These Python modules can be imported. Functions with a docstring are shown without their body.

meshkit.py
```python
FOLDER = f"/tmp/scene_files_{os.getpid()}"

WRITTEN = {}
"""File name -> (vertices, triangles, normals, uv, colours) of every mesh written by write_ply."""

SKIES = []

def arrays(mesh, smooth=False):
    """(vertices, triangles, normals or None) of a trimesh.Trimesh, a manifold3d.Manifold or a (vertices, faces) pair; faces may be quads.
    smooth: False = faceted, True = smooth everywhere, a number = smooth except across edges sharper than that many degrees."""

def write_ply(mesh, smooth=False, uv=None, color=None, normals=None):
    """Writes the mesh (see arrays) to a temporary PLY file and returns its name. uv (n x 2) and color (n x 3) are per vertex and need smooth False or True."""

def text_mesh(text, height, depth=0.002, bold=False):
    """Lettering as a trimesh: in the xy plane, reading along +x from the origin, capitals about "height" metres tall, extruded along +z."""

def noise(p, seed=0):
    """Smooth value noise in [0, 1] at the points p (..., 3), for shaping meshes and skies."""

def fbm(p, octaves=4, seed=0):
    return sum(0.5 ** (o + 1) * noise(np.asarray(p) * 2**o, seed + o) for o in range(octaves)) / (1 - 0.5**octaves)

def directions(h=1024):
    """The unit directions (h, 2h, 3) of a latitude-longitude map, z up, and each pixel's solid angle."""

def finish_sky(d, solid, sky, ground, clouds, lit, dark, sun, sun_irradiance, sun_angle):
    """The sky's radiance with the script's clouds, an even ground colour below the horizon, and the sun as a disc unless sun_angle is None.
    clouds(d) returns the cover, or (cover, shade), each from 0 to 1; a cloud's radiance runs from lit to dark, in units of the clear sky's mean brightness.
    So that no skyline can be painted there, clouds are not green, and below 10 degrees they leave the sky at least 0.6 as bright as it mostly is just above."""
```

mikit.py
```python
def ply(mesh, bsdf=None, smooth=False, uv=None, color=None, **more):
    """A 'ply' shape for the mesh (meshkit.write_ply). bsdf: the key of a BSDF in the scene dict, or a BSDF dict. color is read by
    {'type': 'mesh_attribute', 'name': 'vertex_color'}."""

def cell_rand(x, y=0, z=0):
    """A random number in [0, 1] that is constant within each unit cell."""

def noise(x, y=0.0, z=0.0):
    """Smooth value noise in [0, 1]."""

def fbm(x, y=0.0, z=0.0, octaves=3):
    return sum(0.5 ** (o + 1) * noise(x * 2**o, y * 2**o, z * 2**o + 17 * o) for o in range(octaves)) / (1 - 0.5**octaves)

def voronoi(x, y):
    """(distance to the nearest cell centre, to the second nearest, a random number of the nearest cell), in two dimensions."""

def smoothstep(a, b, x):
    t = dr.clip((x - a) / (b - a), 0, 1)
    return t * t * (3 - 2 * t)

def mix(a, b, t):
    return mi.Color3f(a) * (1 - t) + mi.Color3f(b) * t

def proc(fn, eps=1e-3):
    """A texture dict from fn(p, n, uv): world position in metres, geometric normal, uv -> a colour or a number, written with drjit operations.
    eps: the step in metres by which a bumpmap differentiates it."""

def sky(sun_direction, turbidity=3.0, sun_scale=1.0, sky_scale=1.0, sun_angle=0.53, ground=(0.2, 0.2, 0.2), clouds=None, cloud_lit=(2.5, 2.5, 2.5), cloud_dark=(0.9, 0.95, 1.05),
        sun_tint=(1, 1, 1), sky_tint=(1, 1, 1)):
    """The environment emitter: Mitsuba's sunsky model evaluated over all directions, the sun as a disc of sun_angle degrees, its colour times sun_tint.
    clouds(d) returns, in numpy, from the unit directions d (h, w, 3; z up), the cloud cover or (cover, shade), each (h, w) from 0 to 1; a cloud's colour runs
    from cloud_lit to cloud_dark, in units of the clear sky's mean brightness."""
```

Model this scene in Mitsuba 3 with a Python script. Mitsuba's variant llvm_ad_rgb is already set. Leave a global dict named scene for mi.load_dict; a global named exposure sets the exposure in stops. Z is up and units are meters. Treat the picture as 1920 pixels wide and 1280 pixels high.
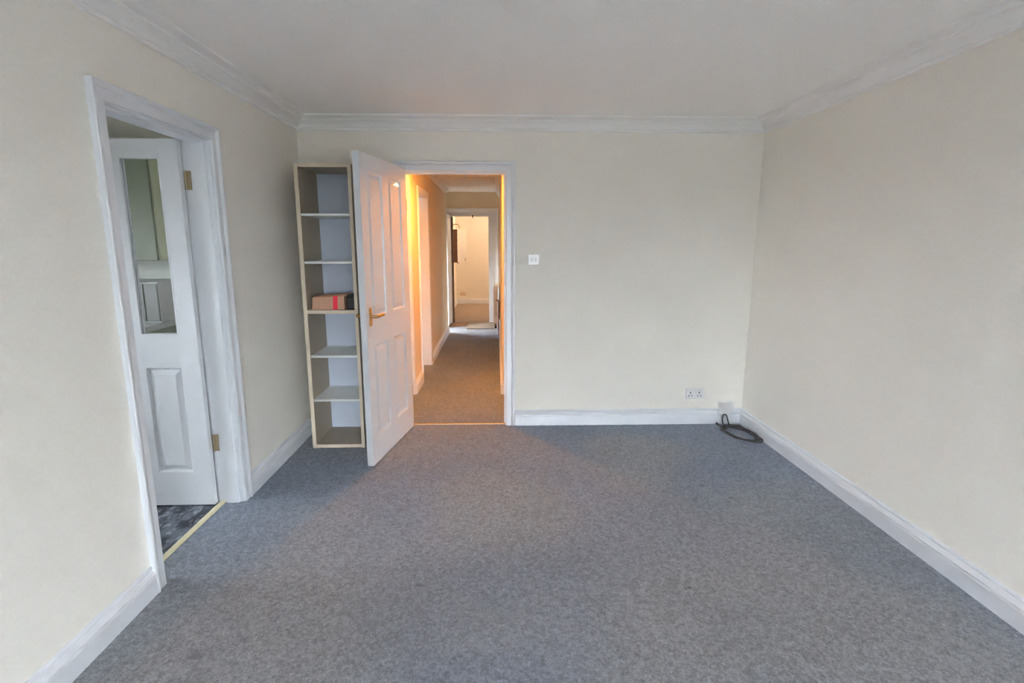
import math, random
import numpy as np
import trimesh, shapely.geometry as sg
import drjit as dr
import mitsuba as mi
import mikit
from mikit import proc, fbm, noise, smoothstep, mix

random.seed(7)
T = mi.ScalarTransform4f
scene, labels = {}, {}

# ------------------------------------------------------------------ camera, sky, lamps, exposure
CAM_Z, YAW, PITCH, ROLL, FOCAL = 1.4686, math.radians(1.649), math.radians(10.48), math.radians(0.052), 996.55
_f = np.array([math.sin(YAW) * math.cos(PITCH), math.cos(YAW) * math.cos(PITCH), -math.sin(PITCH)])
_r = np.array([math.cos(YAW), -math.sin(YAW), 0.0])
_u = math.cos(ROLL) * np.cross(_r, _f) - math.sin(ROLL) * _r
scene['camera'] = {'type': 'perspective', 'fov': math.degrees(2 * math.atan(960 / FOCAL)), 'fov_axis': 'x', 'near_clip': 0.02, 'far_clip': 500.0,
                   'to_world': T().look_at(origin=[0, 0, CAM_Z], target=[float(v) for v in np.array([0, 0, CAM_Z]) + _f], up=[float(v) for v in _u])}
scene['sky'] = mikit.sky((0.3, -0.6, 0.75), turbidity=4.0, sky_scale=30.0, sun_angle=None, ground=(0.12, 0.12, 0.11),
                         clouds=lambda d: (0.97 + 0 * d[..., 2], 0.25 + 0 * d[..., 2]), cloud_lit=(1.86, 2.0, 2.16), cloud_dark=(1.17, 1.29, 1.44))
LOBBY_LAMP = (122.0, 46.0, 7.8)      # radiance of the lobby globe (warm bulb)
FAR_LAMP = (47.0, 31.0, 19.5)
exposure = 2.68

# ------------------------------------------------------------------ helpers
def numbered(name):
    if name not in used: used.add(name); return name
    k = 1
    while f'{name}_{k:03d}' in used: k += 1
    used.add(f'{name}_{k:03d}'); return f'{name}_{k:03d}'
used = set()

def obj(name, mesh, mat, parent=None, smooth=False, label=None, **more):
    key = numbered(f'{parent}__{name}' if parent else name)
    scene[key] = mikit.ply(mesh, mat, smooth=smooth, **more)
    if label: labels[key] = {'label': label}
    return key

def thing(name, label, cat, group=None, kind=None):
    key = numbered(name)
    labels[key] = {'label': label, 'category': cat}
    if group: labels[key]['group'] = group
    if kind: labels[key]['kind'] = kind
    return key

def single(name, mesh, mat, label, cat, group=None, kind=None, smooth=False):
    key = numbered(name)
    scene[key] = mikit.ply(mesh, mat, smooth=smooth)
    labels[key] = {'label': label, 'category': cat}
    if group: labels[key]['group'] = group
    if kind: labels[key]['kind'] = kind
    return key

def struct(name, mesh, mat, label, cat, smooth=False):
    return single(name, mesh, mat, label, cat, kind='structure', smooth=smooth)

cat_ = trimesh.util.concatenate

def box(x0, x1, y0, y1, z0, z1, b=0.0):
    x0, x1 = min(x0, x1), max(x0, x1); y0, y1 = min(y0, y1), max(y0, y1); z0, z1 = min(z0, z1), max(z0, z1)
    if b <= 0:
        m = trimesh.creation.box(extents=(x1 - x0, y1 - y0, z1 - z0)); m.apply_translation(((x0 + x1) / 2, (y0 + y1) / 2, (z0 + z1) / 2)); return m
    lo, hi = np.array([x0, y0, z0]), np.array([x1, y1, z1])
    pts = []
    for s in np.ndindex(2, 2, 2):
        c = np.where(np.array(s) == 1, hi, lo); d = np.where(np.array(s) == 1, -b, b)
        for k in range(3):
            p = c + d; p[k] = c[k]; pts.append(p)
    return trimesh.convex.convex_hull(np.array(pts))

def boxes(*specs, b=0.0): return cat_([box(*s, b=b) for s in specs])

def loft(stations, caps=True):
    """closed mesh through equal closed profiles (n x 3 each)"""
    S = np.array(stations, float); k, n, _ = S.shape
    v = S.reshape(-1, 3); f = []
    for i in range(k - 1):
        for j in range(n):
            a, b_, c, d = i * n + j, i * n + (j + 1) % n, (i + 1) * n + (j + 1) % n, (i + 1) * n + j
            f += [[a, b_, c], [a, c, d]]
    if caps:
        for base, P in ((0, S[0]), ((k - 1) * n, S[-1])):
            nrm = np.zeros(3)
            for j in range(n): nrm += np.cross(P[j] - P[0], P[(j + 1) % n] - P[0])
            ax = np.argmax(np.abs(nrm)); q = np.delete(P, ax, axis=1)
            vv, ff = trimesh.creation.triangulate_polygon(sg.Polygon(q), engine='earcut')
            idx = [int(np.argmin(((q - w) ** 2).sum(1))) for w in vv]
            f += [[base + idx[t[0]], base + idx[t[1]], base + idx[t[2]]] for t in ff]
    m = trimesh.Trimesh(v, np.array(f), process=False); m.fix_normals(); return m

def run(p0, p1, normal, profile, m0=0.0, m1=0.0):
    """moulding along a wall from p0 to p1 (xy), profile of (distance from wall, height), m = 1 mitred inside corner, 0 square, -1 outside corner"""
    p0, p1, n = np.array(p0, float), np.array(p1, float), np.array(normal, float)
    t = (p1 - p0) / np.linalg.norm(p1 - p0)
    s0 = [[*(p0 + n * d + t * m0 * d), z] for d, z in profile]
    s1 = [[*(p1 + n * d - t * m1 * d), z] for d, z in profile]
    return loft([s0, s1])

def tube(pts, r, seg=10, closed=False, taper=None):
    P = np.array(pts, float); n = len(P); st = []
    up = np.array([0.13, 0.21, 0.97])
    for i in range(n):
        t = P[(i + 1) % n] - P[i - 1] if closed or 0 < i < n - 1 else (P[1] - P[0] if i == 0 else P[-1] - P[-2])
        t = t / (np.linalg.norm(t) + 1e-12)
        if i == 0:
            a = np.cross(t, up if abs(t @ up) < 0.9 else [1, 0, 0])
        else:
            a = a - t * (a @ t)
        a = a / np.linalg.norm(a); b = np.cross(t, a)
        rr = r if taper is None else taper[i]
        st.append([P[i] + rr * (math.cos(q) * a + math.sin(q) * b) for q in np.arange(seg) * 2 * math.pi / seg])
    if closed: st.append(st[0])
    return loft(st, caps=False) if closed else loft_capped_fan(st)

def loft_capped_fan(st):
    S = np.array(st); k, n, _ = S.shape
    v = np.vstack([S.reshape(-1, 3), S[0].mean(0), S[-1].mean(0)]); f = []
    for i in range(k - 1):
        for j in range(n):
            a, b_, c, d = i * n + j, i * n + (j + 1) % n, (i + 1) * n + (j + 1) % n, (i + 1) * n + j
            f += [[a, b_, c], [a, c, d]]
    for j in range(n):
        f += [[k * n, (j + 1) % n, j], [k * n + 1, (k - 1) * n + j, (k - 1) * n + (j + 1) % n]]
    m = trimesh.Trimesh(v, np.array(f), process=False); m.fix_normals(); return m

def spline(ctrl, per=8, closed=False):
    C = np.array(ctrl, float); n = len(C); out = []
    segs = n if closed else n - 1
    for i in range(segs):
        if closed: p = [C[(i + k) % n] for k in (-1, 0, 1, 2)]
        else: p = [C[max(i - 1, 0)], C[i], C[i + 1], C[min(i + 2, n - 1)]]
        for t in np.arange(per) / per:
            out.append(0.5 * (2 * p[1] + (p[2] - p[0]) * t + (2 * p[0] - 5 * p[1] + 4 * p[2] - p[3]) * t * t + (3 * p[1] - p[0] - 3 * p[2] + p[3]) * t ** 3))
    if not closed: out.append(C[-1])
    return np.array(out)

def lathe(profile, cx, cy, seg=28):
    st = [[[cx + r * math.cos(a), cy + r * math.sin(a), z] for r, z in profile] for a in np.arange(seg + 1) * 2 * math.pi / seg]
    S = np.array(st); k, n, _ = S.shape; f = []
    for i in range(k - 1):
        for j in range(n - 1):
            a, b_, c, d = i * n + j, i * n + j + 1, (i + 1) * n + j + 1, (i + 1) * n + j
            f += [[a, b_, c], [a, c, d]]
    m = trimesh.Trimesh(S.reshape(-1, 3), np.array(f)); m.merge_vertices(); m.fix_normals(); return m

def frame_at(origin, u, n):
    """maps local (u along width, t out of the face, z) to the world"""
    M = np.eye(4); M[:3, 0], M[:3, 1], M[:3, 2], M[:3, 3] = [*u, 0], [*n, 0], [0, 0, 1], origin
    return M

def put(m, M):
    m = m.copy(); m.apply_transform(M)
    if np.linalg.det(M[:3, :3]) < 0: m.invert()
    return m

# ------------------------------------------------------------------ materials
def paint(name, rgb, rough=0.55, spec=0.3, **more):
    scene[name] = {'type': 'twosided', 'bsdf': {'type': 'principled', 'base_color': {'type': 'rgb', 'value': list(rgb)}, 'roughness': rough, 'specular': spec, **more}}

def textured(name, fn, rough=0.9, spec=0.1, bump=None, eps=1e-3, **more):
    b = {'type': 'principled', 'base_color': proc(fn), 'roughness': rough, 'specular': spec, **more}
    if bump is not None:
        b = {'type': 'bumpmap', 'arbitrary': proc(bump, eps=eps), 'scale': 1.0, 'bsdf': b}
    scene[name] = {'type': 'twosided', 'bsdf': b}

def wall_fn(p, n, uv):
    g = fbm(p.x * 90, p.y * 90, p.z * 90, octaves=2) - 0.5
    w = fbm(p.x * 1.3, p.y * 1.3, p.z * 1.3 + 5, octaves=2) - 0.5
    return mi.Color3f(0.797, 0.772, 0.714) * (1 + 0.05 * g + 0.03 * w)

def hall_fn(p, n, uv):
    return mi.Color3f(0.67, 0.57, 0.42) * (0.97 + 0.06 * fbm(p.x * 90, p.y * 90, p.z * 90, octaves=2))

def ceiling_fn(p, n, uv):
    g = fbm(p.x * 110, p.y * 110, p.z * 40, octaves=2) - 0.5
    return mi.Color3f(0.80, 0.79, 0.77) * (1 + 0.06 * g)

SMUDGES = ((-1.10, 1.72, 0.045, 0.22), (-0.93, 1.74, 0.03, 0.12), (0.83, 2.05, 0.012, 0.6), (1.37, 2.86, 0.02, 0.3), (0.28, 1.95, 0.012, 0.4), (-0.35, 2.1, 0.02, 0.3))

def carpet_fn(p, n, uv):
    fine = noise(p.x * 210, p.y * 210, 3.0)
    mid = fbm(p.x * 75, p.y * 75, 9.0, octaves=2)
    blot = fbm(p.x * 2.2, p.y * 2.2, 1.0, octaves=3)
    lint = smoothstep(0.80, 0.92, noise(p.x * 130 + 40, p.y * 130, 6.0))
    v = 0.56 + 0.44 * fine + 0.50 * mid + 0.16 * (blot - 0.5) + 0.28 * lint
    c = mix((0.172, 0.195, 0.235), (0.205, 0.215, 0.230), smoothstep(0.35, 0.65, fbm(p.x * 1.1 + 7, p.y * 1.1, 2.0, octaves=2))) * v
    for x, y, r, a in SMUDGES:
        d2 = dr.sqrt(dr.square(p.x - x) + dr.square((p.y - y) * 1.4)) * (0.7 + 0.6 * blot)
        c = c * (1 - a * (1 - smoothstep(0.4 * r, r, d2)))
    return c

def beige_fn(p, n, uv):
    return mi.Color3f(0.27, 0.225, 0.195) * (0.6 + 0.4 * noise(p.x * 150, p.y * 150, 3.0) + 0.4 * fbm(p.x * 50, p.y * 50, 9.0, octaves=2))

def carpet_bump(p, n, uv):
    return 0.0035 * fbm(p.x * 120, p.y * 120, 4.0, octaves=2)

def slate_fn(p, n, uv):
    a = fbm(p.x * 22, p.y * 14, 2.0, octaves=4)
    s = smoothstep(0.62, 0.75, fbm(p.x * 60, p.y * 25, 8.0, octaves=2))
    return mix((0.018, 0.022, 0.030), (0.10, 0.115, 0.14), smoothstep(0.3, 0.75, a)) + mi.Color3f(0.10, 0.10, 0.11) * s

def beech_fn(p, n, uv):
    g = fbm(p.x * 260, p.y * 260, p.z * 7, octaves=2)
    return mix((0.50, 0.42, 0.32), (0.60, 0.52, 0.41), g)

def kraft_fn(p, n, uv):
    g = fbm(p.x * 120, p.y * 120, p.z * 120, octaves=2)
    return mix((0.40, 0.23, 0.15), (0.52, 0.31, 0.21), g)

def mat_fn(p, n, uv):
    g = noise(p.x * 150, p.y * 150, 1.0)
    return mix((0.16, 0.13, 0.10), (0.27, 0.22, 0.17), g)

def brick_brown_fn(p, n, uv):
    g = fbm(p.x * 12, p.y * 90, p.z * 12, octaves=2)
    return mix((0.13, 0.075, 0.045), (0.21, 0.125, 0.075), g)

textured('wall_paint', wall_fn, rough=0.8, spec=0.15)
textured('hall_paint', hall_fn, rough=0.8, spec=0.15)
textured('ceiling_paint', ceiling_fn, rough=0.9, spec=0.1)
textured('carpet', carpet_fn, rough=1.0, spec=0.0, bump=carpet_bump, eps=2e-3)
textured('beige_carpet', beige_fn, rough=1.0, spec=0.0)
textured('slate_vinyl', slate_fn, rough=0.5, spec=0.3)
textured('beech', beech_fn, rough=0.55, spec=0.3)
textured('kraft', kraft_fn, rough=0.8, spec=0.1)
textured('coir', mat_fn, rough=1.0, spec=0.0)
textured('brown_board', brick_brown_fn, rough=0.5, spec=0.3)
paint('coving_white', (0.80, 0.80, 0.795), 0.7, 0.2)
paint('gloss_white', (0.73, 0.755, 0.79), 0.42, 0.4)
paint('door_white', (0.72, 0.742, 0.775), 0.16, 0.5)
paint('plastic_white', (0.82, 0.82, 0.82), 0.3, 0.5)
paint('slot_dark', (0.05, 0.05, 0.055), 0.5, 0.3)
paint('melamine_white', (0.80, 0.82, 0.80), 0.4, 0.4)
paint('shaded_hardboard', (0.44, 0.48, 0.55), 0.6, 0.2)  # white hardboard with the bookcase shade mixed into its colour
paint('card_red', (0.75, 0.04, 0.07), 0.6, 0.2)
paint('matt_black', (0.02, 0.018, 0.016), 0.5, 0.3)
paint('cable_black', (0.030, 0.026, 0.024), 0.4, 0.4)
paint('sage_green', (0.155, 0.185, 0.13), 0.5, 0.3)
paint('lightened_sage', (0.42, 0.45, 0.31), 0.5, 0.3)  # sage lightened to make up for shade on the unit end
paint('shaded_beech', (0.34, 0.29, 0.22), 0.5, 0.3)  # beech darkened in colour for the shade inside the bookcase
paint('worktop_grey', (0.30, 0.31, 0.31), 0.4, 0.4)
paint('kitchen_tile', (0.34, 0.37, 0.32), 0.4, 0.3)
paint('copper_brown', (0.22, 0.10, 0.05), 0.45, 0.4)
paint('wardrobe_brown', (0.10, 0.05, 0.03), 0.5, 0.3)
paint('brass', (0.46, 0.29, 0.12), 0.35, 0.5, metallic=0.8)
paint('aged_brass', (0.30, 0.24, 0.15), 0.4, 0.4, metallic=0.6)
paint('strip_brass', (0.46, 0.37, 0.25), 0.28, 0.5, metallic=0.9)
paint('bright_brass', (0.74, 0.66, 0.44), 0.4, 0.5, metallic=0.6)
paint('beige_plastic', (0.62, 0.50, 0.38), 0.4, 0.4)
paint('oven_grey', (0.13, 0.14, 0.13), 0.4, 0.4)
paint('shade_cloth', (0.55, 0.42, 0.30), 0.8, 0.1)
paint('chalk_white', (0.78, 0.77, 0.75), 0.6, 0.3)
scene['pane_glass'] = {'type': 'thindielectric', 'int_ior': 1.5}

# ------------------------------------------------------------------ the room
XL, XR, YB, YF, H = -1.467, 2.024, 4.171, -2.9, 2.38
HALL_H = 2.33
DL, DR_, DTOP = -0.70, 0.069, 1.995             # hall doorway clear opening
KD0, KD1 = 2.150, 2.895                          # kitchen doorway clear opening (along y)
HL, HR = -0.808, 0.055                            # hall side walls
LB0, LB1 = 4.291, 5.09                           # lobby behind the doorway
Y_HEND, Y_FAR, Y_FAR2, Y_END = 8.76, 9.43, 10.05, 13.09

struct('floor', boxes((XL - 0.02, XR + 0.05, YF - 0.05, LB0 - 0.085, -0.06, 0), (XL - 0.118, XL - 0.02, KD0 - 0.02, KD1 + 0.02, -0.06, 0)), 'carpet', 'grey cut pile carpet floor of the empty living room', 'carpet floor')
struct('floor_hall', boxes((-1.5, 1.0, LB0 - 0.085, LB1 + 0.0, -0.06, 0), (-0.95, 0.15, LB1, Y_FAR, -0.06, 0), (-1.3, -0.95, 8.7, Y_FAR, -0.06, 0)), 'carpet',
       'carpet floor of the hallway seen through the open doorway under warm light', 'carpet floor')
struct('floor_far_room', box(-1.05, 1.6, Y_FAR2 - 0.05, Y_END + 0.05, -0.06, 0), 'beige_carpet', 'beige carpet floor of the lit room at the end of the hallway', 'carpet floor')
struct('floor_kitchen', box(-4.1, XL - 0.118, 0.7, 4.25, -0.06, -0.001), 'slate_vinyl', 'dark slate effect kitchen floor beyond the brass threshold strip', 'kitchen floor')

struct('ceiling', box(XL - 0.13, XR + 0.13, YF - 0.1, YB + 0.06, H, H + 0.1), 'ceiling_paint', 'plain white ceiling of the living room', 'ceiling')
struct('ceiling_hall', boxes((-1.5, 1.0, YB + 0.06, LB1, HALL_H, HALL_H + 0.1), (-0.95, 0.15, LB1, Y_FAR + 0.1, HALL_H, HALL_H + 0.1), (-1.3, -0.95, 8.7, Y_FAR + 0.1, HALL_H, HALL_H + 0.1)), 'ceiling_paint',
       'white hallway ceiling glowing orange in the lamp light', 'ceiling')
struct('ceiling_far_room', box(-1.1, 1.6, Y_FAR + 0.1, Y_END + 0.1, HALL_H, HALL_H + 0.1), 'ceiling_paint', 'ceiling of the lit room at the end of the hallway', 'ceiling')
struct('ceiling_kitchen', box(-4.1, XL - 0.13, 0.7, 4.3, H, H + 0.1), 'ceiling_paint', 'kitchen ceiling above the half glazed door', 'ceiling')

wl0, wl1 = XL - 0.133, XL
g = 0.03                                          # lining thickness
struct('wall_left', boxes((wl0, wl1, YF, KD0 - g, 0, H), (wl0, wl1, KD1 + g, YB, 0, H), (wl0, wl1, KD0 - g, KD1 + g, 1.98 + g, H)), 'wall_paint', 'cream painted left wall around the kitchen doorway', 'wall')
struct('wall_right', box(XR, XR + 0.12, YF, YB + 0.12, 0, H), 'wall_paint', 'long plain cream painted right wall', 'wall')
struct('wall_back', boxes((wl0, DL - g, YB, LB0, 0, H), (DR_ + g, XR, YB, LB0, 0, H), (DL - g, DR_ + g, YB, LB0, DTOP + g, H)), 'wall_paint', 'cream painted back wall around the open hallway doorway', 'wall')
WX0, WX1, WZ0, WZ1 = 0.15, 1.92, 0.12, 2.02
VX0, VX1 = -1.40, -0.86      # added unseen window; solid pier beside it holds daylight off the far hall
struct('wall_front', boxes((wl0, VX0, YF - 0.2, YF, 0, H), (VX1, WX0, YF - 0.2, YF, 0, H), (VX0, VX1, YF - 0.2, YF, 0, WZ0), (VX0, VX1, YF - 0.2, YF, WZ1, H), (WX1, XR + 0.12, YF - 0.2, YF, 0, H), (WX0, WX1, YF - 0.2, YF, 0, WZ0), (WX0, WX1, YF - 0.2, YF, WZ1, H)), 'wall_paint', 'unseen cream wall with the windows behind the viewer, middle kept solid to block daylight to the far hall', 'wall')
w = thing('window_1', 'wide white framed window in the wall behind the viewer', 'window', kind='structure')
fr = [(WX0, WX1, YF - 0.14, YF - 0.08, WZ0, WZ0 + 0.06), (WX0, WX1, YF - 0.14, YF - 0.08, WZ1 - 0.06, WZ1)]
xm = (WX0 + WX1) / 2
for x0, x1 in ((WX0, WX0 + 0.06), (xm - 0.04, xm + 0.04), (WX1 - 0.06, WX1)): fr.append((x0, x1, YF - 0.14, YF - 0.08, WZ0 + 0.06, WZ1 - 0.06))
obj('window_frame', boxes(*fr), 'gloss_white', w)
def pane_y(x0, x1, y, z0, z1): return trimesh.Trimesh([[x0, y, z0], [x1, y, z0], [x1, y, z1], [x0, y, z1]], [[0, 1, 2], [0, 2, 3]], process=False)
def pane_w(x0, x1): return pane_y(x0 + 0.06, x1 - 0.06, YF - 0.11, WZ0 + 0.06, WZ1 - 0.06)
w3 = thing('window_3', 'narrow white framed window, unseen, added behind the viewer to balance the daylight', 'window', kind='structure')
obj('window_frame', boxes((VX0, VX1, YF - 0.14, YF - 0.08, WZ0, WZ0 + 0.06), (VX0, VX1, YF - 0.14, YF - 0.08, WZ1 - 0.06, WZ1), (VX0, VX0 + 0.06, YF - 0.14, YF - 0.08, WZ0 + 0.06, WZ1 - 0.06), (VX1 - 0.06, VX1, YF - 0.14, YF - 0.08, WZ0 + 0.06, WZ1 - 0.06)), 'gloss_white', w3)
obj('pane', pane_w(VX0, VX1), 'pane_glass', w3)
def pane_x(x, y0, y1, z0, z1): return trimesh.Trimesh([[x, y0, z0], [x, y1, z0], [x, y1, z1], [x, y0, z1]], [[0, 1, 2], [0, 2, 3]], process=False)
obj('pane', pane_y(WX0 + 0.06, xm - 0.04, YF - 0.11, WZ0 + 0.06, WZ1 - 0.06), 'pane_glass', w)
obj('pane', pane_y(xm + 0.04, WX1 - 0.06, YF - 0.11, WZ0 + 0.06, WZ1 - 0.06), 'pane_glass', w)

# hall walls
HD0, HD1, HDT = 5.655, 6.38, 1.985                # doorway in the hall's left wall
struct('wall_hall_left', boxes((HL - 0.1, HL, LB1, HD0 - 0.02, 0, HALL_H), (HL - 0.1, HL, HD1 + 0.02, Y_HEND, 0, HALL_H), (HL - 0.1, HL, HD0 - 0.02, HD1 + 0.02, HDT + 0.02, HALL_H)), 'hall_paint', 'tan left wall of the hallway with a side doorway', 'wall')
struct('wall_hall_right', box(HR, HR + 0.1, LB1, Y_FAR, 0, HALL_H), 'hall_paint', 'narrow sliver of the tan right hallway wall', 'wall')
struct('wall_lobby', boxes((-1.5, HL - 0.1, LB1, LB1 + 0.1, 0, HALL_H), (HR + 0.1, 1.0, LB1, LB1 + 0.1, 0, HALL_H), (-1.6, -1.5, LB0, LB1 + 0.1, 0, HALL_H), (1.0, 1.1, LB0, LB1 + 0.1, 0, HALL_H)), 'wall_paint', 'brightly lit wall ends of the small lobby just through the doorway', 'wall')
EX = -1.15                                        # glazed entrance door on the left at the hall's end
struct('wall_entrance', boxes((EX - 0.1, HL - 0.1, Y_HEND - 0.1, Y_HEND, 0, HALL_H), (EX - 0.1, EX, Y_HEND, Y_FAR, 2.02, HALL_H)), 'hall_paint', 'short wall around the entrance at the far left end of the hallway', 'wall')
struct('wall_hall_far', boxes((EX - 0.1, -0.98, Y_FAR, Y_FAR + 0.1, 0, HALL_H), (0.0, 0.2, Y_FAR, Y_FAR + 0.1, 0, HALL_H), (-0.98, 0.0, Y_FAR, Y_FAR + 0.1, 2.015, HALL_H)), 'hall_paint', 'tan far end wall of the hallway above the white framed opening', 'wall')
struct('wall_passage', boxes((-1.0, -0.95, Y_FAR + 0.1, Y_FAR2 - 0.2, 0, HALL_H), (0.05, 0.15, Y_FAR + 0.1, Y_FAR2 - 0.2, 0, HALL_H)), 'wall_paint', 'side walls of the short passage into the far room', 'wall')
struct('wall_far_room', boxes((-1.1, 1.6, Y_END, Y_END + 0.1, 0, HALL_H), (-1.09, -0.99, Y_FAR2 - 0.2, Y_END, 0, HALL_H), (1.5, 1.6, Y_FAR2 - 0.2, Y_END, 0, HALL_H), (0.0, 1.5, Y_FAR2 - 0.2, Y_FAR2 - 0.05, 0, HALL_H), (-0.99, 0.0, Y_FAR2 - 0.2, Y_FAR2 - 0.05, 2.06, HALL_H)), 'wall_paint', 'peach lit walls of the room at the end of the hallway', 'wall')
# kitchen walls
struct('wall_kitchen_back', box(-4.1, wl0, YB, YB + 0.12, 0, H), 'wall_paint', 'cream kitchen wall behind the sage green units', 'wall')
struct('wall_kitchen_front', box(-4.1, wl0, 0.7, 0.8, 0, H), 'wall_paint', 'cream kitchen wall out of view', 'wall')
struct('wall_kitchen_side', boxes((-4.1, -4.0, 0.8, YB, 0, 1.05), (-4.1, -4.0, 0.8, YB, 1.95, H), (-4.1, -4.0, 0.8, 1.5, 1.05, 1.95), (-4.1, -4.0, 2.6, YB, 1.05, 1.95)), 'wall_paint', 'outer kitchen wall around the small kitchen window', 'wall')
w = thing('window_2', 'small kitchen window in the outer wall out of view', 'window', kind='structure')
obj('window_frame', boxes((-4.08, -4.02, 1.5, 1.55, 1.05, 1.95), (-4.08, -4.02, 2.55, 2.6, 1.05, 1.95), (-4.08, -4.02, 1.55, 2.55, 1.05, 1.1), (-4.08, -4.02, 1.55, 2.55, 1.9, 1.95)), 'gloss_white', w)
obj('pane', pane_x(-4.05, 1.55, 2.55, 1.1, 1.9), 'pane_glass', w)

# cornice round the living room
def cove(h=0.098, d=0.105, top=H):
    return [(0, top), (0, top - h), (0.010, top - h), (0.014, top - h + 0.006), (0.014, top - h + 0.016), (0.022, top - h + 0.020), (0.030, top - h + 0.036), (0.042, top - h + 0.052),
            (0.056, top - 0.036), (0.062, top - 0.034), (0.064, top - 0.026), (0.074, top - 0.022), (0.088, top - 0.018), (d - 0.002, top - 0.012), (d, top - 0.004), (d, top)]
CORN = [('trim_1', (XL, YF), (XL, YB), (1, 0), 'stepped white coving along the top of the left wall'),
        ('trim_2', (XL, YB), (XR, YB), (0, -1), 'stepped white coving along the top of the back wall'),
        ('trim_3', (XR, YB), (XR, YF), (-1, 0), 'stepped white coving along the top of the right wall'),
        ('trim_4', (XR, YF), (XL, YF), (0, 1), 'stepped white coving along the top of the wall behind the viewer')]
for k, a, b_, n, lab in CORN: struct(k, run(a, b_, n, cove(), 1, 1), 'coving_white', lab, 'coving')
hc = [(0, HALL_H), (0, HALL_H - 0.09), (0.012, HALL_H - 0.088), (0.03, HALL_H - 0.05), (0.06, HALL_H - 0.02), (0.07, HALL_H)]
struct('trim_5', run((HL, LB1), (HL, Y_HEND), (1, 0), hc), 'coving_white', 'plain coving along the top of the left hallway wall', 'coving')
struct('trim_6', run((HR, LB1), (HR, Y_FAR), (-1, 0), hc), 'coving_white', 'plain coving along the top of the right hallway wall', 'coving')

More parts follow.
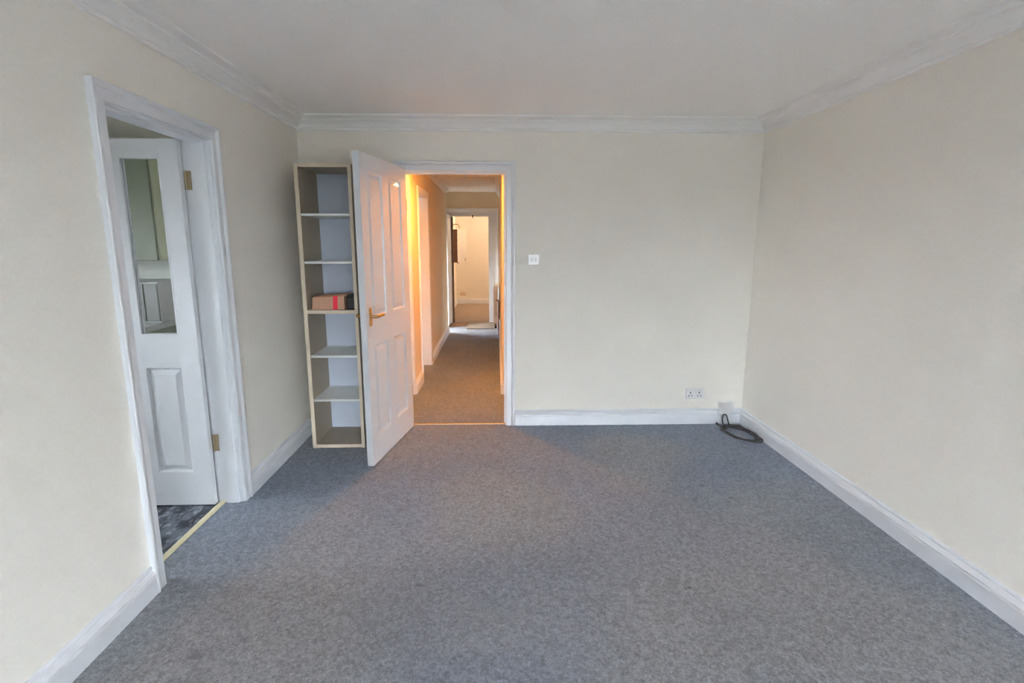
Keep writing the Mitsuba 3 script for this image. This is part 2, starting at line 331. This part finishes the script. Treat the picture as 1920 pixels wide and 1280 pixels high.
# skirting boards
SK = [(0, 0), (0, 0.128), (0.004, 0.128), (0.011, 0.119), (0.0065, 0.110), (0.012, 0.104), (0.022, 0.092), (0.0225, 0.086), (0.0165, 0.080), (0.020, 0.075), (0.020, 0)]
AW = 0.068                                        # architrave width
def skirt(key, a, b_, n, m0, m1, lab): struct(key, run(a, b_, n, SK, m0, m1), 'gloss_white', lab, 'baseboard')
skirt('baseboard_left', (XL, KD1 + 0.006 + AW), (XL, YB), (1, 0), 0, 1, 'white moulded skirting board between kitchen doorway and bookcase corner')
skirt('baseboard_left_near', (XL, YF), (XL, KD0 - 0.006 - AW), (1, 0), 1, 0, 'white moulded skirting board at lower left in front of the kitchen doorway')
skirt('baseboard_back', (DR_ + 0.006 + AW + 0.002, YB), (XR, YB), (0, -1), 0, 1, 'white skirting board along the back wall below the double socket')
skirt('baseboard_back_left', (XL, YB), (DL - 0.006 - AW - 0.002, YB), (0, -1), 1, 0, 'white skirting board on the back wall behind the bookcase')
skirt('baseboard_right', (XR, YB), (XR, YF), (-1, 0), 1, 1, 'long white moulded skirting board along the right wall')
skirt('baseboard_hall_left', (HL, LB1), (HL, HD0 - 0.065), (1, 0), 0, 0, 'short white skirting board in the hallway in front of the side doorway')
skirt('baseboard_hall_left_far', (HL, HD1 + 0.065), (HL, Y_HEND), (1, 0), 0, 0, 'white skirting board along the far part of the left hallway wall')
skirt('baseboard_hall_right', (HR, LB1), (HR, Y_FAR), (-1, 0), -1, 0, 'white skirting board along the right hallway wall')
skirt('baseboard_lobby', (HR, LB1), (1.0, LB1), (0, -1), -1, 0, 'white skirting board on the right wall end of the lobby')
skirt('baseboard_far_room', (-0.99, Y_END), (1.5, Y_END), (0, -1), 1, 1, 'white skirting board on the end wall of the far room')
skirt('baseboard_far_room_left', (-0.99, Y_FAR2 - 0.05), (-0.99, Y_END), (1, 0), 0, 1, 'white skirting board on the left wall of the far room')

# ------------------------------------------------------------------ door frames
ARCH = [(0, 0), (0, 0.012), (0.003, 0.015), (0.036, 0.015), (0.042, 0.012), (0.050, 0.020), (0.056, 0.024), (0.064, 0.024), (AW, 0.020), (AW, 0)]
def architrave(a0, a1, top, place, z0=0.0, prof=ARCH):
    """place(a, z, t) -> world; a0 < a1 are the inner edges"""
    st = []
    for sgn, a, z, up in ((-1, a0, z0, 0), (-1, a0, top, 1), (1, a1, top, 1), (1, a1, z0, 0)):
        st.append([place(a + sgn * w_, z + up * w_, t) for w_, t in prof])
    return loft(st)
# hallway doorway
d = thing('trim_7', 'white moulded door frame of the open hallway doorway', 'door frame', kind='structure')
obj('architrave', architrave(DL - 0.006, DR_ + 0.006, DTOP + 0.006, lambda a, z, t: [a, YB - t, z]), 'gloss_white', d)
obj('lining', boxes((DL - g, DL, YB - 0.002, LB0 + 0.002, 0, DTOP), (DR_, DR_ + g, YB - 0.002, LB0 + 0.002, 0, DTOP), (DL - g, DR_ + g, YB - 0.002, LB0 + 0.002, DTOP, DTOP + g)), 'gloss_white', d)
obj('door_stop', boxes((DR_ - 0.012, DR_, YB + 0.045, YB + 0.08, 0, DTOP - 0.012), (DL, DR_, YB + 0.045, YB + 0.08, DTOP - 0.012, DTOP)), 'gloss_white', d)
# kitchen doorway
d = thing('trim_8', 'white moulded door frame of the kitchen doorway in the left wall', 'door frame', kind='structure')
KT = 1.982
obj('architrave', architrave(KD0 - 0.006, KD1 + 0.006, KT + 0.006, lambda a, z, t: [XL + t, a, z]), 'gloss_white', d)
obj('lining', boxes((wl0 - 0.002, XL + 0.002, KD0 - g, KD0, 0, KT), (wl0 - 0.002, XL + 0.002, KD1, KD1 + g, 0, KT), (wl0 - 0.002, XL + 0.002, KD0 - g, KD1 + g, KT, KT + g)), 'gloss_white', d)
obj('door_stop', boxes((XL - 0.088, XL - 0.02, KD0, KD0 + 0.013, 0, KT - 0.013), (XL - 0.088, XL - 0.02, KD1 - 0.013, KD1, 0, KT - 0.013), (XL - 0.088, XL - 0.02, KD0, KD1, KT - 0.013, KT)), 'gloss_white', d)
obj('architrave', architrave(KD0 - 0.006, KD1 + 0.006, KT + 0.006, lambda a, z, t: [wl0 - t, a, z]), 'gloss_white', d)
# side doorway in the hall
d = thing('trim_9', 'white frame of the side doorway in the left hallway wall', 'door frame', kind='structure')
P2 = [(0, 0), (0, 0.012), (0.03, 0.014), (0.045, 0.018), (0.058, 0.018), (0.06, 0)]
obj('architrave', architrave(HD0, HD1, HDT, lambda a, z, t: [HL + t, a, z], prof=P2), 'gloss_white', d)
obj('lining', boxes((HL - 0.102, HL + 0.001, HD0 - 0.02, HD0, 0, HDT), (HL - 0.102, HL + 0.001, HD1, HD1 + 0.02, 0, HDT), (HL - 0.102, HL + 0.001, HD0 - 0.02, HD1 + 0.02, HDT, HDT + 0.02)), 'gloss_white', d)
dd = thing('door_3', 'closed white side door set back in the left hallway wall', 'door', kind='structure')
obj('leaf', box(HL - 0.145, HL - 0.104, HD0 - 0.02, HD1 + 0.02, 0.008, HDT, 0.002), 'door_white', dd)
struct('trim_10', box(HL - 0.066, HL + 0.006, LB1 - 0.014, LB1 + 0.06, 0, HALL_H - 0.1, 0.003), 'gloss_white', 'white upright trim on the left corner where the lobby narrows', 'corner trim')
# far opening
d = thing('trim_11', 'white frame around the opening at the far end of the hallway', 'door frame', kind='structure')
obj('architrave', architrave(-0.95, -0.028, 1.99, lambda a, z, t: [a, Y_FAR - t, z], prof=[(0, 0), (0, 0.014), (0.03, 0.016), (0.04, 0.021), (0.064, 0.021), (0.066, 0)]), 'gloss_white', d)
obj('lining', boxes((-0.98, -0.95, Y_FAR, Y_FAR + 0.1, 0, 1.99), (-0.028, 0.0, Y_FAR, Y_FAR + 0.1, 0, 1.99), (-0.98, 0.0, Y_FAR, Y_FAR + 0.1, 1.99, 2.015)), 'gloss_white', d)
d = thing('trim_12', 'bright white inner frame of the far room doorway', 'door frame', kind='structure')
obj('post', box(-0.945, -0.828, 9.83, 9.99, 0, 1.945, 0.004), 'gloss_white', d)
obj('post', box(-0.146, 0.045, 9.83, 9.99, 0, 1.945, 0.004), 'gloss_white', d)
obj('header', box(-0.945, 0.045, 9.83, 9.99, 1.945, 2.08, 0.004), 'gloss_white', d)
obj('gap_shade_strip', box(-0.827, -0.795, 9.93, 9.99, 0, 1.94), 'wardrobe_brown', d, label='dark brown strip standing for the shade in the hinge gap by the left post')  # strip put in where the hinge gap is only in shade
obj('latch', cat_([box(-0.437, -0.417, 9.815, 9.83, 1.945, 1.965), box(-0.434, -0.42, 9.80, 9.83, 1.915, 1.947, 0.003)]), 'matt_black', d, label='small dark catch under the header')

# ------------------------------------------------------------------ doors
def raised_panel(u0, u1, z0, z1, th):
    """closed moulded panel filling a hole in a leaf of thickness th (local: u, t, z); sunk bevel, groove, raised field"""
    rings = [(0.0, 0.0), (0.004, -0.0025), (0.009, -0.0120), (0.013, -0.0125), (0.040, -0.0020), (0.042, -0.0018)]
    v, f = [], []
    seq = [(i, t) for i, t in rings[::-1]]
    def rect(ins, t): return [[u0 + ins, t, z0 + ins], [u1 - ins, t, z0 + ins], [u1 - ins, t, z1 - ins], [u0 + ins, t, z1 - ins]]
    R = [rect(i, th / 2 + t) for i, t in seq] + [rect(i, -th / 2 - t) for i, t in rings]
    for r_ in R: v += r_
    for k in range(len(R) - 1):
        for j in range(4):
            a, b_, c, d_ = 4 * k + j, 4 * k + (j + 1) % 4, 4 * k + 4 + (j + 1) % 4, 4 * k + 4 + j
            f += [[a, b_, c], [a, c, d_]]
    e = 4 * (len(R) - 1)
    f += [[0, 2, 1], [0, 3, 2], [e, e + 1, e + 2], [e, e + 2, e + 3]]
    m = trimesh.Trimesh(np.array(v), np.array(f), process=False); m.fix_normals(); return m

def leaf_with_holes(w_, z0, z1, th, holes):
    poly = sg.Polygon([(0, z0), (w_, z0), (w_, z1), (0, z1)], [[(a, c), (b_, c), (b_, d_), (a, d_)] for a, b_, c, d_ in holes])
    m = trimesh.creation.extrude_polygon(poly, th, engine='earcut')          # (u, z, t)
    v = m.vertices.copy(); m = trimesh.Trimesh(np.c_[v[:, 0], v[:, 2] - th / 2, v[:, 1]], m.faces, process=False); m.fix_normals(); return m

def lever_handle(parent, M, side, u, z, th):
    y = side * th / 2
    p = obj('handle', put(box(u - 0.019, u + 0.019, y, y + side * 0.006, z - 0.062, z + 0.055, 0.0022), M), 'brass', parent, label='brass lever handle on a narrow backplate')
    path = spline([[u, y + side * 0.005, z], [u, y + side * 0.03, z], [u - 0.012, y + side * 0.048, z + 0.001], [u - 0.05, y + side * 0.052, z + 0.003], [u - 0.095, y + side * 0.050, z + 0.002], [u - 0.118, y + side * 0.047, z - 0.001]], 5)
    n = len(path); tp = [0.0085 + 0.0025 * math.sin(math.pi * min(1, i / (n * 0.9))) - (0.003 if i > n - 3 else 0) for i in range(n)]
    obj('lever', put(tube(path, 0.009, 10, taper=tp), M), 'brass', p, smooth=40)
    obj('rose', put(trimesh.creation.cylinder(0.013, 0.008, sections=20, transform=trimesh.transformations.translation_matrix([u, y + side * 0.009, z]) @ trimesh.transformations.rotation_matrix(math.pi / 2, [1, 0, 0])), M), 'brass', p, smooth=40)

# hallway door, opened into the room
TH = 0.043
u_ = np.array([-0.17562, -0.98446]); n_ = np.array([0.98446, -0.17562])
A = np.array([-0.679, 4.150])
M1 = frame_at([A[0] - n_[0] * TH / 2, A[1] - n_[1] * TH / 2, 0], u_, n_)
d1 = thing('door_1', 'open white four panel door with brass lever beside the bookcase', 'door', kind='structure')
holes = [(0.11, 0.355, 0.995, 1.910), (0.465, 0.71, 0.995, 1.910), (0.11, 0.355, 0.19, 0.805), (0.465, 0.71, 0.19, 0.805)]
LW = 0.812
obj('leaf', put(leaf_with_holes(LW, 0.008, 2.012, TH, holes), M1), 'door_white', d1)
for h in holes: obj('panel', put(raised_panel(*h, TH), M1), 'door_white', d1)
for s in (1, -1): lever_handle(d1, M1, s, 0.757, 1.005, TH)
for z in (0.3, 1.75): obj('hinge', put(cat_([trimesh.creation.cylinder(0.006, 0.09, sections=12, transform=trimesh.transformations.translation_matrix([-0.004, TH / 2 - 0.004, z]))]), M1), 'brass', d1, smooth=40)

# kitchen door, opened away into the kitchen
KTH = 0.034
M2 = frame_at([-1.604, 2.847 + KTH / 2, 0], np.array([-1.0, 0]), np.array([0, -1.0]))
d2 = thing('door_2', 'half glazed white kitchen door standing open behind the left doorway', 'door', kind='structure')
kg = [(0.094, 0.296, 0.983, 1.895), (0.419, 0.621, 0.983, 1.895)]
kp = [(0.098, 0.288, 0.205, 0.805), (0.427, 0.617, 0.205, 0.805)]
obj('leaf', put(leaf_with_holes(0.715, 0.008, 1.982, KTH, kg + kp), M2), 'door_white', d2)
for h in kp: obj('panel', put(raised_panel(*h, KTH), M2), 'door_white', d2)
for a, b_, c, e in kg:
    gl = obj('glass_pane', put(trimesh.Trimesh([[a, 0, c], [b_, 0, c], [b_, 0, e], [a, 0, e]], [[0, 1, 2], [0, 2, 3]], process=False), M2), 'pane_glass', d2, label='tall clear glass pane')
    bd = []
    for s in (1, -1):
        y0, y1 = s * 0.006, s * (KTH / 2 + 0.0015)
        bd += [box(a, a + 0.008, y0, y1, c, e), box(b_ - 0.008, b_, y0, y1, c, e), box(a + 0.008, b_ - 0.008, y0, y1, c, c + 0.008), box(a + 0.008, b_ - 0.008, y0, y1, e - 0.008, e)]
    obj('glazing_bead', put(cat_(bd), M2), 'door_white', gl)
for z in (0.36, 1.785):
    hk = trimesh.creation.cylinder(0.0065, 0.095, sections=14); hk.apply_translation([-1.597, 2.889, z])
    obj('hinge', cat_([hk, box(-1.594, -1.572, 2.8905, 2.8945, z - 0.0475, z + 0.0475)]), 'aged_brass', d2, smooth=40, label='brass butt hinge')

# glazed entrance door at the far left end of the hall
d4 = thing('door_4', 'glazed entrance door letting daylight into the far left of the hallway', 'door', kind='structure')
ga, gb = Y_HEND + 0.05, Y_HEND + 0.32
obj('leaf', boxes((EX - 0.06, EX - 0.01, Y_HEND, ga, 0, 2.02), (EX - 0.06, EX - 0.01, gb, Y_FAR, 0, 2.02), (EX - 0.06, EX - 0.01, ga, gb, 0, 0.12), (EX - 0.06, EX - 0.01, ga, gb, 1.45, 2.02)), 'door_white', d4)
obj('glass_pane', pane_x(EX - 0.035, ga, gb, 0.12, 1.45), 'pane_glass', d4)
d5 = thing('door_5', 'bright white door leaf standing open edge-on at the far left end of the hallway', 'door', kind='structure')
obj('leaf', box(-0.912, -0.834, 9.25, 9.82, 0.045, 1.965, 0.004), 'gloss_white', d5)
obj('lock_plate', box(-0.882, -0.864, 9.246, 9.251, 0.93, 1.12, 0.001), 'aged_brass', d5)
obj('keep', box(-0.926, -0.912, 9.25, 9.30, 0.97, 1.05, 0.002), 'chalk_white', d5)

# threshold strips, mat
single('threshold_strip', loft([[[XL - 0.133, y, -0.001], [XL - 0.133, y, 0.003], [XL - 0.122, y, 0.006], [XL - 0.108, y, 0.006], [XL - 0.098, y, 0.003], [XL - 0.098, y, -0.001]] for y in (KD0, KD1)]), 'bright_brass', 'pale gold threshold strip on the floor of the kitchen doorway', 'threshold strip')
single('threshold_strip', loft([[[x, 4.19, -0.001], [x, 4.192, 0.004], [x, 4.202, 0.007], [x, 4.212, 0.007], [x, 4.222, 0.004], [x, 4.224, -0.001]] for x in (DL, DR_)]), 'strip_brass', 'thin shiny brass threshold strip across the hallway doorway', 'threshold strip')
struct('floor_threshold', box(-0.95, 0.05, Y_FAR, Y_FAR2 - 0.05, -0.06, 0.0), 'brown_board', 'dark brown threshold board in the opening at the end of the hallway', 'threshold')
mt = box(-0.53, -0.03, 9.13, 9.98, 0.0005, 0.016, 0.004)
single('doormat', mt, 'coir', 'pale beige doormat lying in the opening at the end of the hallway', 'doormat')
hy = obj('loft_hatch', cat_([box(-0.69, -0.016, 6.45, 6.52, HALL_H - 0.025, HALL_H), box(-0.69, -0.016, 7.21, 7.28, HALL_H - 0.025, HALL_H), box(-0.69, -0.62, 6.52, 7.21, HALL_H - 0.025, HALL_H), box(-0.086, -0.016, 6.52, 7.21, HALL_H - 0.025, HALL_H), box(-0.62, -0.086, 6.52, 7.21, HALL_H - 0.012, HALL_H)]), 'ceiling_paint')
labels[hy] = {'label': 'square loft hatch in the hallway ceiling', 'category': 'loft hatch', 'kind': 'structure'}

# ------------------------------------------------------------------ lamps (out of view, above the doorway heads)
def ceiling_lamp(x, y, z, r, rad, label, shade=None):
    L = thing('ceiling_lamp', label, 'lamp')
    obj('rose', lathe([(0, HALL_H), (0.05, HALL_H), (0.05, HALL_H - 0.012), (0.035, HALL_H - 0.022), (0.012, HALL_H - 0.03), (0.012, z + r * 0.9), (0, z + r * 0.9)], x, y, 20), 'plastic_white', L)
    if shade:
        R_, za, zb = shade
        sh = lathe([(R_, za), (R_, zb), (R_ - 0.003, zb), (R_ - 0.003, za), (R_, za)], x, y, 40)
        spokes = [box(x - R_ + 0.002, x + R_ - 0.002, y - 0.002, y + 0.002, zb - 0.008, zb - 0.004), box(x - 0.002, x + 0.002, y - R_ + 0.002, y + R_ - 0.002, zb - 0.008, zb - 0.004)]
        q = obj('shade', sh, 'shade_cloth', L, smooth=40); obj('spider', cat_(spokes), 'brass', q)
    s = trimesh.creation.icosphere(3, r); s.apply_translation([x, y, z])
    obj('globe', s, 'plastic_white', L, smooth=True, emitter={'type': 'area', 'radiance': {'type': 'rgb', 'value': list(rad)}})
ceiling_lamp(-0.40, 4.80, 2.205, 0.065, LOBBY_LAMP, 'warm globe lamp on the lobby ceiling just through the doorway, its drum shade added to cut light down the hall', shade=(0.12, 2.158, 2.285))  # drum shade invented and sized to hold lamp light back from the hall
ceiling_lamp(0.1, 11.7, 2.22, 0.07, FAR_LAMP, 'warm globe lamp on the ceiling of the far room')

# ------------------------------------------------------------------ bookcase
BX0, BX1, BY0, BY1, BZ = -1.341, -0.966, 3.703, 4.09, 1.985
bk = thing('bookcase', 'tall narrow beech bookcase standing in the corner behind the open door', 'bookcase')
for x0, x1 in ((BX0, BX0 + 0.026), (BX1 - 0.022, BX1)):  # panels carry the inside shade in their colour, front strips the lit tone
    sd = obj('side', box(x0, x1, BY0 + 0.003, BY1, 0.0, BZ), 'shaded_beech', bk, label='beech side panel with the interior shade put into its colour')
    obj('lit_edge', box(x0 - 0.0005, x1 + 0.0005, BY0, BY0 + 0.004, 0.0, BZ, 0.001), 'beech', sd, label='front edge strip keeping the lit beech colour')
ix0, ix1 = BX0 + 0.026, BX1 - 0.022
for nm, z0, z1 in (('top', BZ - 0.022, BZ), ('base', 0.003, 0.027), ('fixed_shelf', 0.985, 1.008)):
    sd = obj(nm, box(ix0, ix1, BY0 + 0.003, BY1 - 0.006, z0, z1), 'shaded_beech', bk)
    obj('lit_edge', box(ix0, ix1, BY0, BY0 + 0.004, z0 - 0.0005, z1 + 0.0003, 0.001), 'beech', sd, label='front edge strip keeping the lit beech colour')
obj('back_panel', box(ix0, ix1, BY1 - 0.006, BY1, 0.027, BZ - 0.022), 'shaded_hardboard', bk, label='white back panel coloured grey for the shade inside')
for z in (1.657, 1.337, 0.679, 0.358):
    obj('shelf', box(ix0, ix1, BY0 + 0.008, BY1 - 0.006, z - 0.009, z + 0.007, 0.0015), 'melamine_white', bk, label='thin white shelf')

# things on the bookcase shelf
pk = thing('cardboard_packet', 'brown cardboard packet with a red tape stripe on the middle shelf', 'cardboard box')
def wedge(x0, x1, y0, y1, z0, zl, zr, ins=0.0):
    return trimesh.convex.convex_hull(np.array([[x0, y0, z0], [x1, y0, z0], [x1, y1, z0], [x0, y1, z0], [x0 + ins, y0 + 0.012, zl], [x1 - ins, y0 + 0.012, zr], [x1 - ins, y1, zr], [x0 + ins, y1, zl]]))
PX0, PX1, PY = -1.296, -1.068, 3.745
obj('carton', wedge(PX0, PX1, PY, PY + 0.19, 1.0083, 1.094, 1.102, 0.004), 'kraft', pk)
obj('tape', wedge(-1.149, -1.116, PY - 0.001, PY + 0.191, 1.0085, 1.1005, 1.1015), 'card_red', pk, label='red tape stripe')
obj('flap', wedge(PX0 + 0.01, PX1 + 0.006, PY + 0.04, PY + 0.195, 1.095, 1.1, 1.109), 'kraft', pk)
bb = thing('black_case', 'small black case beside the cardboard packet on the middle shelf', 'case')
obj('body', box(-1.056, -0.995, 3.755, 3.93, 1.0085, 1.098, 0.006), 'matt_black', bb)
obj('lid', box(-1.058, -0.993, 3.753, 3.932, 1.098, 1.108, 0.003), 'matt_black', bb)

# ------------------------------------------------------------------ fittings on the back wall
y = YB
so = thing('double_socket', 'white double power socket low on the back wall above the skirting', 'power socket')
sx, sz = 1.6195, 0.258
obj('faceplate', box(sx - 0.0735, sx + 0.0735, y - 0.010, y, sz - 0.043, sz + 0.043, 0.003), 'plastic_white', so)
for cx in (sx - 0.036, sx + 0.036):
    obj('socket_hole', boxes((cx - 0.004, cx + 0.004, y - 0.0112, y - 0.009, sz + 0.002, sz + 0.014), (cx - 0.0165, cx - 0.008, y - 0.0112, y - 0.009, sz - 0.022, sz - 0.014), (cx + 0.008, cx + 0.0165, y - 0.0112, y - 0.009, sz - 0.022, sz - 0.014)), 'slot_dark', so, label='dark pin holes')
    s = 1 if cx < sx else -1
    obj('rocker', box(cx + s * 0.020, cx + s * 0.031, y - 0.0135, y - 0.009, sz + 0.012, sz + 0.032, 0.001), 'plastic_white', so)
tb = thing('telephone_box', 'white square telephone box on top of the skirting in the right back corner', 'telephone socket')
bx, bz0, bz1 = 1.872, 0.100, 0.196
obj('back_box', boxes((bx - 0.05, bx + 0.05, y - 0.05, y - 0.021, bz0, bz1), (bx - 0.05, bx + 0.05, y - 0.021, y, 0.1295, bz1)), 'plastic_white', tb)
obj('cover', box(bx - 0.052, bx + 0.052, y - 0.062, y - 0.05, bz0 - 0.002, bz1 + 0.002, 0.004), 'plastic_white', tb)
obj('jack_plate', box(bx - 0.014, bx + 0.042, y - 0.065, y - 0.0615, bz0 + 0.008, bz1 - 0.02, 0.001), 'plastic_white', tb)
sw = thing('light_switch', 'white double light switch on the back wall right of the doorway', 'light switch')
wx, wz = 0.2875, 1.343
obj('faceplate', box(wx - 0.043, wx + 0.043, y - 0.010, y, wz - 0.041, wz + 0.041, 0.003), 'plastic_white', sw)
for cx in (wx - 0.016, wx + 0.016):
    m = trimesh.convex.convex_hull(np.array([[cx + a, y - t, wz + z] for a in (-0.0085, 0.0085) for t, z in ((0.0095, -0.017), (0.0095, 0.017), (0.012, -0.016), (0.017, 0.016))]))
    obj('rocker', m, 'plastic_white', sw)

# coil of cable
random.seed(3)
def coil():
    ctrl = [[1.848, 4.085, 0.008], [1.846, 4.118, 0.035], [1.852, 4.130, 0.070], [1.869, 4.132, 0.092], [1.886, 4.130, 0.070], [1.893, 4.120, 0.035], [1.893, 4.09, 0.010]]
    pre = [[1.985, 4.075, 0.008], [1.93, 4.085, 0.008], [1.885, 4.07, 0.014]]
    loops = []
    cx, cy = 1.893, 3.885
    n = 11
    for k in range(3):
        for i in range(n):
            a = math.pi * 0.62 + (i + k * n) * 2 * math.pi / n
            rx = 0.098 + 0.013 * ((k * 7) % 3 - 1) + 0.006 * random.uniform(-1, 1)
            ry = 0.168 + 0.022 * ((k * 5) % 3 - 1) + 0.008 * random.uniform(-1, 1)
            ox, oy = 0.012 * (k % 2) - 0.005 * k, -0.012 * k + 0.012
            loops.append([min(cx + ox + rx * math.cos(a) + 0.18 * (cy - (cy + ry * math.sin(a))), 1.988), cy + oy + ry * math.sin(a), 0.0075 + 0.008 * k * 0.8 + 0.004 * random.random()])
    tail = [[1.83, 4.0, 0.018], [1.815, 4.06, 0.010], [1.812, 4.115, 0.008]]
    return spline(pre + ctrl[::-1] + loops + tail, 7)
cb = thing('cable_coil', 'loose coil of dark cable on the carpet in the right back corner', 'cable')
cp = coil()
obj('cable', tube(cp, 0.0055, 8), 'cable_black', cb, smooth=50)
e = cp[-1]; obj('plug_end', tube([e + np.array([0, -0.004, 0]), e + np.array([-0.002, 0.012, 0.001]), e + np.array([-0.004, 0.026, 0.001])], 0.0085, 10), 'cable_black', cb, smooth=50)

# ------------------------------------------------------------------ hallway radiator
rd = thing('radiator', 'white panel radiator on the right wall at the end of the hallway', 'radiator')
ry0, ry1 = 8.45, 9.25
rx0, rx1 = -0.052, 0.036
fl = [[rx0 + (0.006 if k % 4 in (1, 2) else 0.0), ry0 + 0.02 + k * (ry1 - ry0 - 0.04) / 40] for k in range(41)]
pr = fl + [[rx0 + 0.018, ry1 - 0.02], [rx0 + 0.018, ry0 + 0.02]]
obj('panel', trimesh.creation.extrude_polygon(sg.Polygon(pr), 0.62, engine='earcut', transform=trimesh.transformations.translation_matrix([0, 0, 0.17])), 'chalk_white', rd)
obj('end_cover', box(rx0, rx1 - 0.022, ry0, ry0 + 0.02, 0.15, 0.80, 0.004), 'chalk_white', rd)
obj('end_cover', box(rx0, rx1 - 0.022, ry1 - 0.02, ry1, 0.15, 0.80, 0.004), 'chalk_white', rd)
obj('top_grille', boxes((rx0 + 0.019, rx1, ry0 + 0.02, ry1 - 0.02, 0.785, 0.80), *[(rx0 + 0.02, rx1 - 0.002, ry0 + 0.03 + k * 0.03, ry0 + 0.035 + k * 0.03, 0.80, 0.804) for k in range(24)]), 'chalk_white', rd)
for by in (ry0 + 0.15, ry1 - 0.18):
    obj('bracket', boxes((rx1, HR - 0.003, by, by + 0.03, 0.25, 0.7), (rx0 + 0.018, rx1, by, by + 0.03, 0.3, 0.34)), 'chalk_white', rd)
obj('pipe', tube(spline([[0.030, ry0 - 0.02, 0.001], [0.030, ry0 - 0.02, 0.30], [0.030, ry0 - 0.02, 0.52], [0.026, ry0 - 0.018, 0.565], [0.008, ry0 - 0.012, 0.575], [-0.012, ry0 + 0.002, 0.572]], 6), 0.0095, 10), 'copper_brown', rd, smooth=50, label='brown copper pipe')
obj('valve', tube([[-0.02, ry0 - 0.03, 0.13], [-0.02, ry0 - 0.03, 0.16], [-0.02, ry0 - 0.03, 0.165], [-0.02, ry0 - 0.03, 0.20]], 0.014, 12, taper=[0.016, 0.016, 0.01, 0.01]), 'matt_black', rd, smooth=40, label='dark valve')
obj('valve_tail', tube([[-0.02, ry0 - 0.03, 0.14], [-0.02, ry0 + 0.004, 0.155]], 0.008, 10), 'matt_black', rd, smooth=40)

# ------------------------------------------------------------------ far room: wall cupboard and socket
wc = thing('wall_cupboard', 'dark wall cupboard with its white door swung open in the far room', 'cupboard')
obj('carcass', boxes((-0.988, -0.87, 12.02, 12.4, 1.04, 1.06), (-0.988, -0.87, 12.02, 12.4, 1.745, 1.765), (-0.988, -0.87, 12.38, 12.4, 1.06, 1.745), (-0.988, -0.975, 12.02, 12.38, 1.06, 1.745), (-0.988, -0.87, 12.02, 12.04, 1.06, 1.745)), 'wardrobe_brown', wc)
dr_ = obj('cupboard_door', box(-0.868, -0.668, 11.995, 12.015, 1.045, 1.762, 0.002), 'chalk_white', wc, label='white cupboard door')
obj('handle', tube(spline([[-0.70, 11.995, 1.09], [-0.699, 11.972, 1.095], [-0.697, 11.970, 1.13], [-0.695, 11.995, 1.14]], 4), 0.006, 8), 'copper_brown', dr_, smooth=40)
obj('hinge', box(-0.872, -0.84, 11.985, 12.018, 1.025, 1.045, 0.002), 'copper_brown', dr_)
hk = single('wall_hook', tube(spline([[-0.985, 12.05, 1.86], [-0.93, 12.03, 1.872], [-0.87, 12.0, 1.875], [-0.835, 11.99, 1.855], [-0.815, 11.98, 1.81], [-0.80, 11.98, 1.795]], 5), 0.008, 8), 'copper_brown', 'curled brown bracket on the wall above the far room cupboard', 'wall hook', smooth=40)
fs = thing('wall_socket', 'small beige wall socket above the skirting in the far room', 'power socket')
obj('faceplate', box(-0.90, -0.755, Y_END - 0.01, Y_END, 0.21, 0.285, 0.003), 'beige_plastic', fs)
for cx in (-0.864, -0.791): obj('rocker', box(cx - 0.012, cx + 0.012, Y_END - 0.014, Y_END - 0.01, 0.235, 0.26), 'beige_plastic', fs)

# ------------------------------------------------------------------ kitchen units seen through the glass
ky = 3.84
for k, (x0, x1) in enumerate(((-2.375, -2.875), (-2.877, -3.377), (-3.379, -3.879))):
    wu = thing('wall_unit', ['sage green kitchen wall unit seen through the door glass, nearest the door', 'sage green kitchen wall unit in the middle of the row, mostly hidden', 'sage green kitchen wall unit farthest from the door, hidden by it'][k], 'kitchen unit', group='sage wall units')
    obj('carcass', box(x1, x0, ky + 0.02, YB, 1.345, 2.16), 'sage_green', wu)
    du = obj('unit_door', box(x1 + 0.002, x0 - 0.002, ky, ky + 0.019, 1.348, 2.158, 0.002), 'sage_green', wu)
    if k == 0: obj('end_panel', box(x0, x0 + 0.012, ky + 0.02, YB, 1.345, 2.16), 'lightened_sage', wu, label='end panel in a lighter sage to offset the shade on it')
for k, (x0, x1) in enumerate(((-2.375, -2.875), (-2.877, -3.377), (-3.379, -3.879))):
    bu = thing('base_unit', ['sage green kitchen base unit nearest the door', 'sage green kitchen base unit in the middle of the row', 'sage green kitchen base unit farthest from the door'][k], 'kitchen unit', group='sage base units')
    obj('carcass', box(x1, x0, 3.60, YB, 0.1, 0.87), 'sage_green', bu)
    obj('plinth', box(x1, x0, 3.66, YB, 0.0, 0.1), 'matt_black', bu)
    du = obj('unit_door', box(x1 + 0.002, x0 - 0.002, 3.58, 3.599, 0.105, 0.86, 0.002), 'sage_green', bu)
    obj('knob', trimesh.creation.icosphere(2, 0.012).apply_translation([x0 - 0.04, 3.57, 0.78]), 'bright_brass', du, smooth=True)
single('worktop', box(-3.9, -2.36, 3.56, YB, 0.872, 0.91, 0.004), 'worktop_grey', 'grey kitchen worktop seen through the lower door glass', 'worktop')
struct('trim_13', box(-3.9, -2.37, YB - 0.012, YB, 0.912, 1.343), 'kitchen_tile', 'pale tiled splashback between the kitchen units', 'splashback')
mw = thing('microwave_oven', 'dark countertop oven on the kitchen worktop seen through the glass', 'oven')
obj('body', box(-2.80, -2.37, 3.80, YB - 0.03, 0.911, 1.20, 0.006), 'worktop_grey', mw)
obj('oven_door', box(-2.79, -2.47, 3.785, 3.80, 0.925, 1.185, 0.003), 'oven_grey', mw)
obj('control_panel', box(-2.465, -2.375, 3.785, 3.80, 0.925, 1.185, 0.003), 'oven_grey', mw)
